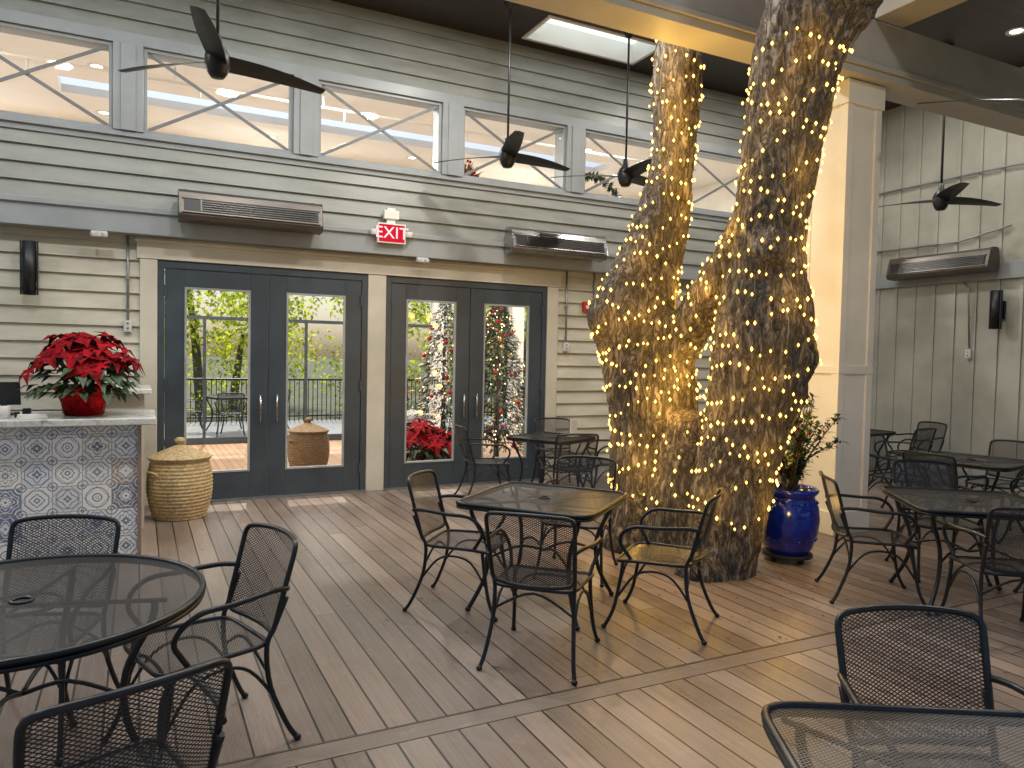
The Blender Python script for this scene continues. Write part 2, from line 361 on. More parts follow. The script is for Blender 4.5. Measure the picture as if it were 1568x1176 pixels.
def door_pair(x0,x1,name):
    e=empty(name); e.parent=B
    mb=MB(); y0,y1=D-.03,D+.06
    mb.box(x0+.003,x0+.07,y0,y1+.04,0.0,2.595); mb.box(x1-.07,x1-.003,y0,y1+.04,0,2.595); mb.box(x0+.07,x1-.07,y0,y1+.04,2.52,2.595)
    mid=(x0+x1)/2; lv=[(x0+.075,mid-.004),(mid+.004,x1-.075)]
    mg=MB(); ms=MB(); mh=MB()
    for k,(a,b) in enumerate(lv):
        ga=a+.19; gb=b-.19
        mb.box(a,ga,y0+.012,y1,.015,2.515); mb.box(gb,b,y0+.012,y1,.015,2.515)
        mb.box(ga,gb,y0+.012,y1,.015,.31); mb.box(ga,gb,y0+.012,y1,2.33,2.515)
        s=.022
        for (p,q,r_,t) in ((ga,gb,.31,.31+s),(ga,gb,2.33-s,2.33),(ga,ga+s,.31+s,2.33-s),(gb-s,gb,.31+s,2.33-s)):
            ms.box(p,q,y0+.004,y0+.03,r_,t)
        mg.face([(ga,D+.01,.31),(gb,D+.01,.31),(gb,D+.01,2.33),(ga,D+.01,2.33)])
        hx=(b-.085) if k==0 else (a+.085)
        mh.tube([(hx,y0-.05,.86),(hx,y0-.05,1.17)],.011,8); 
        for hz in (.89,1.14): mh.tube([(hx,y0+.02,hz),(hx,y0-.05,hz)],.008,6)
        hxo=a+.004 if k==0 else b-.004
        for hz in (.28,1.27,2.28): mb.box(hxo-.012,hxo+.012,y0-.012,y0+.012,hz-.06,hz+.06)
    obj('door_leaves',mb,[DOORP],parent=e,bev=.003); obj('glazing_beads',ms,[BEAD],parent=e)
    obj('door_glass',mg,[GLASS],parent=e); obj('pull_handles',mh,[STEEL],parent=e)
    mt=MB(); mt.box(x0,x1,D-.09,D+.15,.002,.018); obj('threshold',mt,[COND],parent=e)
door_pair(.165,2.43,'double_door'); door_pair(2.65,4.885,'double_door_right')
mb=MB()
mb.box(XR,XR+.12,-2,D+.16,0,5.75)
y=-1.9
while y<D-.05:
    mb.box(XR-.022,XR-.001,y,y+.045,.16,5.7); y+=.305
obj('board_and_batten_wall',mb,[simple('batten_wall_paint',(.36,.355,.31),.6,0,.12,1.5)],parent=B,bev=.003)
mb=MB(); mb.box(XR-.06,XR-.023,-2,D-.06,2.84,3.06); mb.box(XR-.04,XR-.0235,-2,D-.06,0,.158)
obj('right_wall_band',mb,[TRIMG],parent=B,bev=.004)
def slab(mb,x0,x1,y0,y1,z0,z1,holes,m=0):
    xs=sorted(set([x0,x1]+[h[0] for h in holes]+[h[1] for h in holes])); ys=sorted(set([y0,y1]+[h[2] for h in holes]+[h[3] for h in holes]))
    for i in range(len(xs)-1):
        for j in range(len(ys)-1):
            cx=(xs[i]+xs[i+1])/2; cy=(ys[j]+ys[j+1])/2
            if any(h[0]<cx<h[1] and h[2]<cy<h[3] for h in holes): continue
            mb.box(xs[i],xs[i+1],ys[j],ys[j+1],z0,z1,m)
holes=[(4.25,5.95,7.65,8.35),(-3.0,3.0,5.2,7.9)]  # large opening: unseen skylight added to brighten the deck
mb=MB(); slab(mb,XL,XR+.12,4.75,D+.16,CZ,CZ+.12,holes); mb.box(5.9,XR+.12,-2,4.748,CZ,CZ+.12); mb.box(XL,5.898,-2,2.0,CZ,CZ+.12)  # front ceiling boxes added out of view to dim the foreground
obj('patio_ceiling',mb,[CEILM],parent=B)
mb=MB(); mf=MB(); e_=.003; t_=.045
for h in holes:
    a0,a1,b0,b1=h[0]+e_,h[1]-e_,h[2]+e_,h[3]-e_
    for (a,b,c,d) in ((a0,a0+t_,b0,b1),(a1-t_,a1,b0,b1),(a0+t_+.001,a1-t_-.001,b0,b0+t_),(a0+t_+.001,a1-t_-.001,b1-t_,b1)):
        mb.box(a,b,c,d,CZ-.015,CZ+.24)
    n=max(1,int((h[1]-h[0])/1.4))
    for k in range(1,n+1):
        if n>1 and k<n: xx=h[0]+(h[1]-h[0])*k/n; mb.box(xx-.03,xx+.03,b0+t_,b1-t_,CZ+.1,CZ+.235)
    mf.face([(h[0]-.05,h[2]-.05,CZ+.25),(h[1]+.05,h[2]-.05,CZ+.25),(h[1]+.05,h[3]+.05,CZ+.25),(h[0]-.05,h[3]+.05,CZ+.25)])
obj('skylight_curbs',mb,[WHITE],parent=B); obj('skylight_panes',mf,[FROST],parent=B)
mb=MB()
mb.box(XL,XR-.03,4.75,5.10,4.33,4.86); mb.box(XL,XR-.03,4.72,4.749,4.40,4.45)
obj('main_beam',mb,[BEAMP],parent=B,bev=.006)
mb=MB(); mb.box(6.1,6.5,-1,4.745,4.862,5.30); obj('cross_beam',mb,[BEAMP],parent=B,bev=.006)
def column(x,y,name):
    e=empty(name); e.parent=B
    mb=MB(); w=.45
    mb.box(x,x+w,y,y+w,0,4.328)
    for z0,z1,o in ((0,.22,.03),(1.55,1.63,.018),(4.10,4.32,.03)):
        mb.box(x-o,x+w+o,y-o,y+w+o,z0+.001,z1)
    for zz0,zz1 in ((.22,1.55),(1.63,4.10)):
        for (a,b,c,d) in ((x-.014,x+.07,y-.014,y+.07),(x+w-.07,x+w+.014,y-.014,y+.07),(x-.014,x+.07,y+w-.07,y+w+.014)):
            mb.box(a,b,c,d,zz0,zz1)
    obj('column_shaft',mb,[COLP],parent=e,bev=.004)
column(5.95,4.88,'support_column')
mb=MB(); mb.box(XL,XR,D+.152,14.0,-.05,.003); obj('dining_floor',mb,[WOODIN],parent=B)
mb=MB(); slab(mb,XL,XR+.12,D+.165,14.2,5.3,5.42,[(-1,8,11.75,12.45)]); obj('dining_ceiling',mb,[CEILIN],parent=B)  # long slot invented so sun passes the doors onto the deck
mb=MB(); mb.box(XL,XR,13.9,14.1,3.0,5.3); 
xx=XL
while xx<XR: mb.box(xx,xx+.28,13.9,14.1,0,2.999); xx+=1.75
mb.box(XL-.1,XL,D+.16,14.1,0,5.3); mb.box(XR,XR+.12,D+.161,14.1,0,5.3)
obj('dining_walls',mb,[WALLIN],parent=B)
mb=MB()
xx=XL
while xx<XR:
    mb.box(xx+.28,xx+1.75,13.98,14.02,2.2,2.26); mb.box(xx+.99,xx+1.04,13.98,14.02,0,2.2); mb.box(xx+.28,xx+1.75,13.97,14.03,.0,.12)
    xx+=1.75
obj('dining_window_bars',mb,[DOORP],parent=B)
mb=MB(); ml=MB()
for cx in (-3,-.5,2,4.5,7):
    for cy in (9.9,11.1,13.2):
        mb.lathe([(.07,-.004),(.11,-.012),(.115,-.001)],20,(cx,cy,5.3)); ml.lathe([(.001,-.003),(.07,-.004)],20,(cx,cy,5.3))
obj('downlight_trims',mb,[WHITE],parent=B); obj('downlight_lenses',ml,[CAN],parent=B)
mb=MB(); mb.tube([(-3,10.6,5.1),(9,10.6,5.1)],.02,8); mb.tube([(-6,12.9,5.0),(9,12.9,5.0)],.025,8)
for x in (-1.5,.4,2.3,4.2,6.1): mb.tube([(x,10.6,5.1),(x,10.6,5.3)],.012,6); mb.tube([(x+.3,10.6,5.1),(x+.3,10.6,4.95)],.014,6)
obj('sprinkler_pipe',mb,[WHITE],parent=B)
mb=MB(); ml=MB(); pcs=[(8.6,7.0,34),(9.3,5.3,30),(3.4,6.6,85),(6.6,7.4,35),(6.9,5.6,38),(3.4,5.0,70),(-1.0,4.95,75),(1.2,4.95,85),(-3.6,6.5,70),(5.3,1.7,45),(1.2,1.7,28),(-2.5,1.7,28)]  # mostly unseen cans added to brighten deck and column, besides the far-right can
for cx,cy,_ in pcs:
    mb.lathe([(.07,-.004),(.11,-.012),(.115,-.001)],20,(cx,cy,CZ)); ml.lathe([(.001,-.003),(.07,-.004)],20,(cx,cy,CZ))
obj('patio_downlight_and_fill_trims',mb,[TRIM],parent=B); obj('patio_downlight_and_fill_lenses',ml,[CAN],parent=B)

# ------------------------------------------------------------------ ground, deck
mb=MB(); mb.face([(-250,-250,-.2),(250,-250,-.2),(250,250,-.2),(-250,250,-.2)]); obj('ground',mb,[GRASS])
mb=MB(); mb.box(-9.5,12,-9,2.95,-.18,0); mb.box(-9.5,12,3.095,D+.15,-.18,0); obj('wooden_deck',mb,[DECK])  # near part extended unseen behind the camera to bounce light forward
mb=MB(); mb.box(-9.5,12,2.955,3.09,-.18,.001); obj('deck_border_board',mb,[DECKX])
mb=MB(); mb.box(-7.5,11,14.12,18.5,-.18,-.01); obj('rear_deck',mb,[DECKB])
mb=MB()
mb.tube([(-7,18.3,1.0),(11,18.3,1.0)],.025,6); mb.tube([(-7,18.3,.12),(11,18.3,.12)],.02,6)
x=-7
while x<11: mb.box(x,x+.018,18.29,18.31,-.01,1.0); x+=.11
obj('iron_railing',mb,[BLACK])
mb=MB()
for i in range(120):
    if i<75: p=P(1.5+random.gauss(0,.9),5.2+random.gauss(0,.7),.004)
    else: p=Vector((U(-.5,6),U(2,8.3),.004))
    a=R()*6.28; mb.leaf(p,Vector((math.cos(a),math.sin(a),.12)),Vector((0,0,1)),U(.02,.05),U(.01,.022),0,.1)
obj('fallen_leaves',mb,[LITTER])

# ------------------------------------------------------------------ oak tree
RT=[(1.66,5.8,-.15,.34),(1.68,5.8,.05,.29),(1.73,5.8,.38,.29),(1.79,5.8,.79,.30),(1.87,5.8,1.25,.335),(1.95,5.8,1.70,.355),(1.97,5.8,2.05,.33),(1.97,5.8,2.4,.29),(2.00,5.8,2.80,.28),(2.05,5.78,3.2,.28),(2.08,5.76,3.57,.285),(2.13,5.74,3.93,.30),(2.22,5.7,4.24,.335),(2.32,5.66,4.49,.38),(2.5,5.6,5.2,.38),(2.7,5.5,6.2,.3),(2.9,5.4,7.4,.2)]
LT=[(1.25,6.45,-.15,.42),(1.25,6.5,.12,.375),(1.26,6.55,.40,.36),(1.28,6.62,1.117,.375),(1.19,6.68,1.71,.39),(1.10,6.7,2.04,.375),(1.17,6.7,2.40,.285),(1.26,6.75,2.72,.24),(1.37,6.78,3.13,.21),(1.41,6.8,3.37,.20),(1.45,6.82,3.72,.20),(1.44,6.82,4.14,.20),(1.44,6.82,4.44,.20),(1.45,6.85,5.2,.20),(1.3,6.9,6.2,.18),(1.1,7.0,7.4,.12)]
CL=[(1.25,6.65,1.45,.24),(1.40,6.55,1.72,.20),(1.567,6.3,2.05,.165),(1.72,6.0,2.38,.17),(1.9,5.85,2.72,.22)]
WB=[(1.46,6.15,-.1,.34),(1.48,6.15,.5,.29),(1.50,6.2,.9,.24),(1.52,6.2,1.2,.15)]
mt=MB()
for path in (RT,LT,CL,WB):
    mt.tube([P(a,b,c) for a,b,c,_ in path],[q[3] for q in path],20,smooth=5)
for l,d,z,r in ((.86,6.62,2.02,.20),(2.12,5.74,1.68,.23),(2.08,5.76,1.42,.22),(1.9,5.56,2.50,.15),(1.05,6.4,.02,.22),(1.5,5.65,.0,.2)):
    mt.ball(P(l,d,z),r,8)
tmp=obj('tmp_tree',mt,[BARK]); 
md=tmp.modifiers.new('r','REMESH'); md.mode='VOXEL'; md.voxel_size=.017
sm=tmp.modifiers.new('s','SMOOTH'); sm.iterations=40; sm.factor=.6
dg=bpy.context.evaluated_depsgraph_get(); ev=tmp.evaluated_get(dg); tme=bpy.data.meshes.new_from_object(ev)
bpy.data.objects.remove(tmp)
nrm=[v.normal.copy() for v in tme.vertices]
for v,n in zip(tme.vertices,nrm):
    c=v.co
    wv=noise.noise(c*3)*.08
    a=noise.noise(Vector(((c.x+wv)*12,(c.y+wv)*12,c.z*2.6))); b=noise.noise(Vector((c.x*25+5,c.y*25,c.z*8))); g=noise.noise(Vector((c.x*2.2,c.y*2.2,c.z*1.3)))
    v.co=c+n*(min(.3,abs(a))*.07+min(.3,abs(b))*.042-.014+g*.045)
tme.update()
for p in tme.polygons: p.use_smooth=True
if not tme.materials: tme.materials.append(BARK)
OAK=empty('oak_tree')
trunk=link('trunk',tme,parent=OAK)
bvh=BVHTree.FromPolygons([v.co for v in tme.vertices],[tuple(p.vertices) for p in tme.polygons])
ml=MB(); lf=MB(); tips=[]
for bp in (P(2.9,5.4,7.2),P(1.1,7.0,7.2),P(2.7,5.5,6.3),P(1.3,6.9,6.3)):
    for k in range(3):
        a=R()*6.28; d=Vector((math.cos(a),math.sin(a),U(.5,1.1))); q=[bp]; rr=[.13]
        for j in range(4): q.append(q[-1]+d*.55+Vector((U(-.2,.2),U(-.2,.2),U(-.1,.15)))); rr.append(.13*(1-(j+1)/4.6))
        ml.tube(q,rr,7,smooth=2); tips+=q[2:]
for t in tips:
    for _ in range(110):
        o=Vector((random.gauss(0,.45),random.gauss(0,.45),random.gauss(0,.28)))
        lf.leaf(t+o,Vector((U(-1,1),U(-1,1),U(-.6,.6))),Vector((U(-.3,.3),U(-.3,.3),1)),.13,.055)
obj('limbs',ml,[BARK],parent=OAK); obj('crown_leaves',lf,[LEAFO],parent=OAK)

def interp(path,t):
    t=max(0,min(.9999,t))*(len(path)-1); i=int(t); f=t-i
    a,b=path[i],path[i+1]; return P(*[a[k]*(1-f)+b[k]*f for k in range(3)])
SL=MB(); WR=MB(); STR=empty('string_lights'); nl=0
def glow(p,n,pw=2.7):
    global nl
    l=bpy.data.lights.new('string_glow','POINT'); l.energy=pw; l.color=(1,.57,.12); l.shadow_soft_size=.05
    link('string_glow',l,p+n*.17,parent=STR); nl+=1
def octa(mb,c,r):
    k=len(mb.v); 
    for d in ((1,0,0),(-1,0,0),(0,1,0),(0,-1,0),(0,0,1.25),(0,0,-1.25)): mb.v.append((c[0]+d[0]*r,c[1]+d[1]*r,c[2]+d[2]*r))
    for f in ((0,2,4),(2,1,4),(1,3,4),(3,0,4),(2,0,5),(1,2,5),(3,1,5),(0,3,5)): mb.idx([k+i for i in f],0)
def zpt(path,z):
    for i in range(len(path)-1):
        if path[i][2]<=z<=path[i+1][2]:
            f=(z-path[i][2])/(path[i+1][2]-path[i][2]); a,b=path[i],path[i+1]
            return P(a[0]*(1-f)+b[0]*f,a[1]*(1-f)+b[1]*f,z), a[3]*(1-f)+b[3]*f
    return None,None
cnt=0
for path,z0,z1,pitch in ((RT,.36,4.05,.185),(LT,.40,4.45,.18)):
    z=z0; th=0; prev=None; ph=R()*9
    while z<z1:
        c,r=zpt(path,z); step=.088*U(.6,1.4); dth=step/(r+.05); th+=dth; z+=pitch*dth/(2*math.pi)
        zz=z+.055*math.sin(th*2.3+ph)+.04*noise.noise(Vector((th*.7,z,3)))*2+U(-.024,.024)
        d=Vector((math.cos(th),math.sin(th),0)); o=Vector((c.x,c.y,zz))+d*.85
        h=bvh.ray_cast(o,-d,.85)
        if h[0] is None: prev=None; continue
        p=h[0]+h[1]*.020+Vector((U(-.006,.006),U(-.006,.006),U(-.01,.01)))
        octa(SL,p,.0142*U(.75,1.15)); cnt+=1
        if cnt%17==0: glow(p,h[1])
        w=h[0]+h[1]*.007
        if prev is not None and (prev-w).length<.3: WR.tube([prev,w],.0028,3,caps=False)
        prev=w
t=0; th=0; k=0
while t<1:
    c=interp(CL,t); c2=interp(CL,min(t+.05,.999)); ax=(c2-c).normalized() if (c2-c).length>1e-6 else ax
    s=ax.cross(Vector((0,0,1))).normalized(); q=s.cross(ax)
    d=s*math.cos(th)+q*math.sin(th); h=bvh.ray_cast(c+d*.5,-d,.5)
    if h[0] is not None:
        octa(SL,h[0]+h[1]*.020,.0142); k+=1
        if k%17==0: glow(h[0],h[1])
    th+=.5*U(.7,1.3); t+=.011
obj('bulbs',SL,[BULB],parent=STR); obj('wire',WR,[simple('light_wire',(.05,.04,.02),.6)],parent=STR)

# ------------------------------------------------------------------ garden beyond
def foliage(mb,c,rx,ry,rz,n,L=.22):
    for _ in range(n):
        while True:
            a=Vector((U(-1,1),U(-1,1),U(-1,1)))
            if a.length<1: break
        p=Vector((c[0]+a.x*rx,c[1]+a.y*ry,c[2]+a.z*rz))
        if noise.noise(p*.9)<-.18: continue
        mb.leaf(p,Vector((U(-1,1),U(-1,1),U(-1,.4))),Vector((U(-1,1),U(-1,1),1)),L*U(.6,1.3),L*.5)
mb=MB(); mk=MB()
for i in range(20):
    x=-9+i*1.7+U(-.6,.6); y=U(21.5,27); h=U(2.0,4.2)
    mk.tube([(x,y,-.2),(x+U(-.3,.3),y,h*.5),(x+U(-.5,.5),y,h)],[.16,.12,.06],7,smooth=2)
    for k in range(3): foliage(mb,(x+U(-1,1),y+U(-1,1),h+U(-1.4,1.2)),1.7,1.5,1.3,520)
for i in range(22):
    x=-12+i*1.8; foliage(mb,(x,U(20.0,21.5),U(.4,1.5)),1.3,.9,1.0,420,.16)
GT=empty('garden_trees'); obj('garden_leaves',mb,[LEAFG],parent=GT); obj('garden_trunks',mk,[BARK],parent=GT)

# ------------------------------------------------------------------ furniture
def rr_map(u,v,n):
    m=max(abs(u),abs(v))
    if m<1e-6: return 0,0
    a=math.atan2(v,u); c,s=math.cos(a),math.sin(a)
    q=(abs(c)**n+abs(s)**n)**(-1/n); return m*q*c,m*q*s
def panel(mb,fn,n,res,m,rimr,rimm=0,hw=1,hd=1,res_rim=72):
    base=len(mb.v); uvs=[]
    for j in range(res+1):
        for i in range(res+1):
            a,b=rr_map(-1+2*i/res,-1+2*j/res,n); mb.v.append(tuple(fn(a,b))); uvs.append((a*hw,b*hd))
    for j in range(res):
        for i in range(res):
            q=[j*(res+1)+i,j*(res+1)+i+1,(j+1)*(res+1)+i+1,(j+1)*(res+1)+i]
            mb.idx([base+k for k in q],m,[uvs[k] for k in q])
    pts=[]
    for k in range(res_rim):
        th=2*math.pi*k/res_rim+.01; c,s=math.cos(th),math.sin(th); q=(abs(c)**n+abs(s)**n)**(-1/n)
        pts.append(fn(q*c,q*s))
    mb.tube(pts,rimr,7,rimm,closed=True)
def chair():
    mb=MB()
    panel(mb,lambda a,b:Vector((a*(.235+.015*b),b*.225,.43-.018*(1-min(1,a*a+b*b))-.02*max(0,b)**4)),7,12,1,.010,0,.24,.225)
    fb=lambda a,b:Vector((.232*a*(1+.03*b),-.225-.10*(b+1)/2-.045*(1-a*a),.652+.198*b-.012*a*a*b))
    panel(mb,fb,13,14,1,.0115,0,.235,.20,96)
    for s in (-1,1):
        T=lambda pts:[(s*p[0],p[1],p[2]) for p in pts]
        mb.tube(T([(.232,-.285,.62),(.226,-.235,.50),(.218,-.205,.42),(.222,-.22,.25),(.240,-.285,.08),(.256,-.325,.012)]),.0115,7,0,smooth=4)
        mb.tube(T([(.234,-.29,.655),(.262,-.20,.665),(.288,-.04,.655),(.292,.09,.65),(.285,.165,.605),(.262,.185,.54),(.240,.15,.475),(.232,.12,.43)]),.0115,7,0,smooth=5)
        mb.tube(T([(.225,.175,.42),(.226,.19,.30),(.238,.225,.12),(.255,.275,.012)]),.0115,7,0,smooth=4)
        mb.tube(T([(.229,.20,.20),(.222,.10,.34),(.220,-.02,.375),(.220,-.13,.34),(.225,-.24,.20)]),.0075,6,0,smooth=4)
        for q in ((.256,-.327,.012),(.256,.278,.012)): mb.ball((s*q[0],q[1],q[2]),.0175,5,0,.8)
    mb.tube([(-.228,.195,.26),(-.15,.18,.37),(0,.175,.395),(.15,.18,.37),(.228,.195,.26)],.0075,6,0,smooth=4)
    mb.tube([(-.221,-.215,.30),(0,-.205,.40),(.221,-.215,.30)],.0075,6,0,smooth=5)
    return mb.mesh('chair_mesh',[IRON,MESHM])
def table(half,n,name):
    mb=MB(); z=.71
    panel(mb,lambda a,b:Vector((a*half,b*half,z)),n,20,1,.0125,0,half,half,120)
    pts=[]
    for k in range(120):
        th=2*math.pi*k/120+.01; c,s=math.cos(th),math.sin(th); q=(abs(c)**n+abs(s)**n)**(-1/n)*half
        pts.append(Vector((q*c,q*s,z-.022)))
    mb.tube(pts,.010,5,0,closed=True)
    k=.70*half if n<4 else .80*half
    a=k if n>4 else k*.75
    for sx in (-1,1):
        for sy in (-1,1):
            mb.tube([(sx*a,sy*a,z-.01),(sx*a*.98,sy*a*.98,.62),(sx*a*.78,sy*a*.78,.42),(sx*a*.80,sy*a*.80,.22),(sx*a*1.02,sy*a*1.02,.012)],.0145,7,0,smooth=5)
            mb.ball((sx*a*1.02,sy*a*1.02,.014),.02,5,0,.8)
            mb.tube([(sx*a*.79,sy*a*.79,.33),(sx*a*.35,sy*a*.35,.40),(0,0,.36)],.009,6,0,smooth=4)
    mb.tube([(a*1.1,a*1.1,z-.014),(-a*1.1,-a*1.1,z-.014)],.009,6); mb.tube([(a*1.1,-a*1.1,z-.016),(-a*1.1,a*1.1,z-.016)],.009,6)
    for r_,zz in ((.035,z+.002),(.13,z-.012)):
        mb.tube([(r_*math.cos(t*.3142),r_*math.sin(t*.3142),zz) for t in range(20)],.008,6,0,closed=True)
    return mb.mesh(name,[IRON,MESHT])
CM=chair(); TS=table(.455,12,'square_table_mesh'); TR=table(.62,2,'round_table_mesh'); TSM=table(.40,12,'small_table_mesh')
def put_chair(l,d,fl,fd,jz=0):
    w=P(fl,fd); ang=math.atan2(w.y,w.x)-math.pi/2
    return link('patio_chair',CM,P(l,d),(0,0,ang+jz))
def put_chair_w(x,y,deg): return link('patio_chair',CM,(x,y,0),(0,0,math.radians(deg-90)))
link('round_patio_table',TR,P(-1.80,2.70),(0,0,.5))
put_chair(-1.30,3.05,-.72,-.70); put_chair(-1.13,1.98,-.72,.69); put_chair(-2.05,3.12,.1,-.99)
link('square_patio_table',TS,P(.234,4.91),(0,0,math.radians(-50.7)))
put_chair(-.28,4.86,.97,-.25); put_chair(.20,4.06,.30,.95); put_chair(.95,4.6,-.92,.40); put_chair(.52,5.62,-.3,-.95)
link('square_patio_table',TSM,(4.35,7.55,0),(0,0,.5))
put_chair_w(3.62,7.75,-10); put_chair_w(4.75,8.12,-110); put_chair_w(4.95,7.25,160); put_chair_w(4.2,6.95,80)
link('square_patio_table',TS,P(3.2,5.1),(0,0,math.radians(-37)))
put_chair(2.60,5.2,.97,-.2); put_chair(3.05,4.50,.15,1); put_chair(3.4,5.8,-.1,-1); put_chair(4.0,5.1,-1,0)
link('square_patio_table',TS,(7.45,4.5,0),(0,0,.2))
put_chair_w(6.75,4.3,5); put_chair_w(7.4,5.25,-85); put_chair_w(8.1,4.6,185); put_chair_w(7.4,3.75,90)
link('square_patio_table',TS,(8.9,7.1,0),(0,0,.1))
put_chair_w(8.15,7.0,0); put_chair_w(8.9,6.3,95); put_chair_w(9.6,6.6,170)
link('square_patio_table',TS,P(1.12,1.52),(0,0,math.radians(-30)))
put_chair(1.31,2.04,.02,-1)

# ------------------------------------------------------------------ bar counter
BC=empty('bar_counter')
mb=MB(); mb.box(-4.5,0,6.53,6.62,0,1.058); mb.box(-.09,-.001,6.621,7.25,0,1.058); mb.box(-4.5,-.1,7.15,7.25,0,1.058)
obj('tiled_front',mb,[TILE],parent=BC)
mb=MB(); mb.box(-.012,.014,6.505,6.529,0,1.055); obj('corner_trim',mb,[simple('copper_trim',(.35,.22,.16),.4,.3)],parent=BC)
mb=MB(); mb.box(-4.5,.12,6.42,7.32,1.06,1.115); obj('countertop',mb,[MARB],parent=BC,bev=.008)
mb=MB(); mb.box(-.55,.04,7.6,8.35,0,1.24); obj('service_ledge_base',mb,[TRIM],parent=BC)
mb=MB(); mb.box(-.62,.10,7.52,8.4,1.242,1.29); obj('service_ledge_top',mb,[MARB],parent=BC,bev=.008)
RG=empty('cash_register'); mb=MB()
M_=Matrix.Translation((-.95,6.95,1.28))@Matrix.Rotation(.3,4,'X'); mb.box(-.13,.11,-.01,.01,-.09,.10,0,M_)
mb.box(-1.04,-.88,6.88,7.04,1.117,1.13); mb.box(-.97,-.93,6.95,6.98,1.13,1.24); mb.box(-.80,-.75,6.7,6.78,1.117,1.18); mb.box(-.84,-.81,6.62,6.66,1.117,1.16)
obj('terminal',mb,[BLACK],parent=RG,bev=.004)
mb=MB(); mb.lathe([(.001,.0),(.032,.0),(.038,.09),(.036,.09),(.03,.005)],18); obj('paper_cup',mb,[WHITE],(-.90,6.62,1.117))
mb=MB(); mb.box(-.09,.09,-.06,.06,0,.012); mb.box(-.085,.085,-.055,.055,.0125,.03); obj('napkin_stack',mb,[FAB],(-.72,6.55,1.117),(0,0,.3))
def poinsettia(name,loc,s=1.0,foil=True):
    e=empty(name,loc); e.scale=(s,s,s)
    mb=MB()
    mb.lathe([(.001,0),(.13,.0),(.14,.02),(.15,.08),(.165,.16),(.185,.20),(.21,.225),(.195,.235),(.17,.20),(.15,.17)],120,mod=lambda t,z:1+(.06*math.sin(t*9)+.045*math.sin(t*17+z*40)+.03*math.sin(t*37+z*90))*(.35+z*4))
    obj('foil_pot',mb,[FOIL],parent=e)
    mb=MB(); mr=MB()
    for i in range(150):
        a=R()*6.283; rr=math.sqrt(R())*.33; p=Vector((math.cos(a)*rr,math.sin(a)*rr,U(.18,.38)))
        mb.leaf(p,Vector((math.cos(a+U(-.6,.6)),math.sin(a+U(-.6,.6)),U(-.5,.1))),Vector((0,0,1)),U(.12,.19),U(.06,.09))
    for i in range(14): 
        a=R()*6.28; mb.tube([(0,0,.15),(math.cos(a)*.1,math.sin(a)*.1,.3),(math.cos(a)*.25,math.sin(a)*.25,.45)],.006,5,smooth=3)
    heads=[]
    for i in range(27):
        a=i*2.399; q=math.sqrt((i+.5)/27); rr=q*.35
        heads.append((Vector((math.cos(a)*rr,math.sin(a)*rr,.60-.24*q*q+U(-.06,.08))),Vector((math.cos(a)*q*.9+U(-.2,.2),math.sin(a)*q*.9+U(-.2,.2),1)).normalized()))
    for c,n in heads:
        t1=n.cross(Vector((.3,.9,.1))).normalized(); t2=n.cross(t1); ph=R()*6
        for k in range(11):
            th=ph+k*2.399; el=.0+.5*(1-k/11)+U(-.1,.1); d=(t1*math.cos(th)+t2*math.sin(th))*(1-.3*el)+n*el*.5
            L=.07+.12*(k/11)+U(0,.025); mr.leaf(c+d*.006,d,n,L,L*.48,0,.3)
    obj('leaves',mb,[GREEN],parent=e); obj('red_bracts',mr,[RED],parent=e)
poinsettia('poinsettia_plant',(-.40,6.83,1.117),1.02)
def basket(name,loc,s=1,mt=WICK):
    mb=MB(); prof=[(.001,.0),(.20,.0)]
    H=.56; n=64
    for i in range(n+1):
        t=i/n; r=.225+.06*math.sin(math.pi*min(1,t*.9+.05))**.8+.03*t; r+=.005*math.sin(i*2*math.pi/4)
        prof.append((r,t*H))
    prof+=[(.245,H+.01),(.25,H+.012)]
    mb.lathe(prof,40,sm=True)
    lid=[(.275,H+.005),(.285,H+.02),(.275,H+.035)]
    for i in range(20): 
        t=i/19; lid.append((.27*(1-t)+.03+.003*math.sin(i*3.14),H+.035+.12*t**.9))
    lid+=[(.03,H+.165),(.05,H+.185),(.055,H+.205),(.03,H+.225),(.001,H+.23)]
    mb.lathe(lid,40)
    for a in (0.6,3.7):
        mb.tube([(math.cos(a+d)*(.29+q),math.sin(a+d)*(.29+q),.44+w) for d,q,w in ((-.25,0,0),(-.15,.03,.03),(0,.045,.04),(.15,.03,.03),(.25,0,0))],.012,6,smooth=3)
    o=obj(name,mb,[mt],loc); o.scale=(s,s,s); return o
basket('wicker_basket',(.36,7.98,.001),1.0)

# ------------------------------------------------------------------ potted plant
PP=empty('potted_plant',P(2.33,6.12)); 
mb=MB()
mb.lathe([(.001,.07),(.15,.07),(.165,.075),(.20,.13),(.235,.25),(.245,.36),(.235,.46),(.205,.53),(.20,.55),(.225,.575),(.235,.60),(.22,.615),(.195,.60),(.185,.55)],48)
for k in range(22):
    a=k*2*math.pi/22
    for zz,rr in ((.50,.222),(.20,.222)): mb.ball((math.cos(a)*rr,math.sin(a)*rr,zz),.011,4)
obj('glazed_pot',mb,[BLUEC],parent=PP)
mb=MB(); mb.lathe([(.001,.56),(.19,.56)],24); obj('potting_soil',mb,[TERR],parent=PP)
mb=MB(); mb.lathe([(.001,.045),(.2,.045),(.2,.068),(.001,.068)],28)
for k in range(4): mb.ball((math.cos(k*1.57)*.15,math.sin(k*1.57)*.15,.024),.024,6)
obj('plant_caddy',mb,[RUBBER],parent=PP)
mb=MB(); ms=MB(); mr=MB()
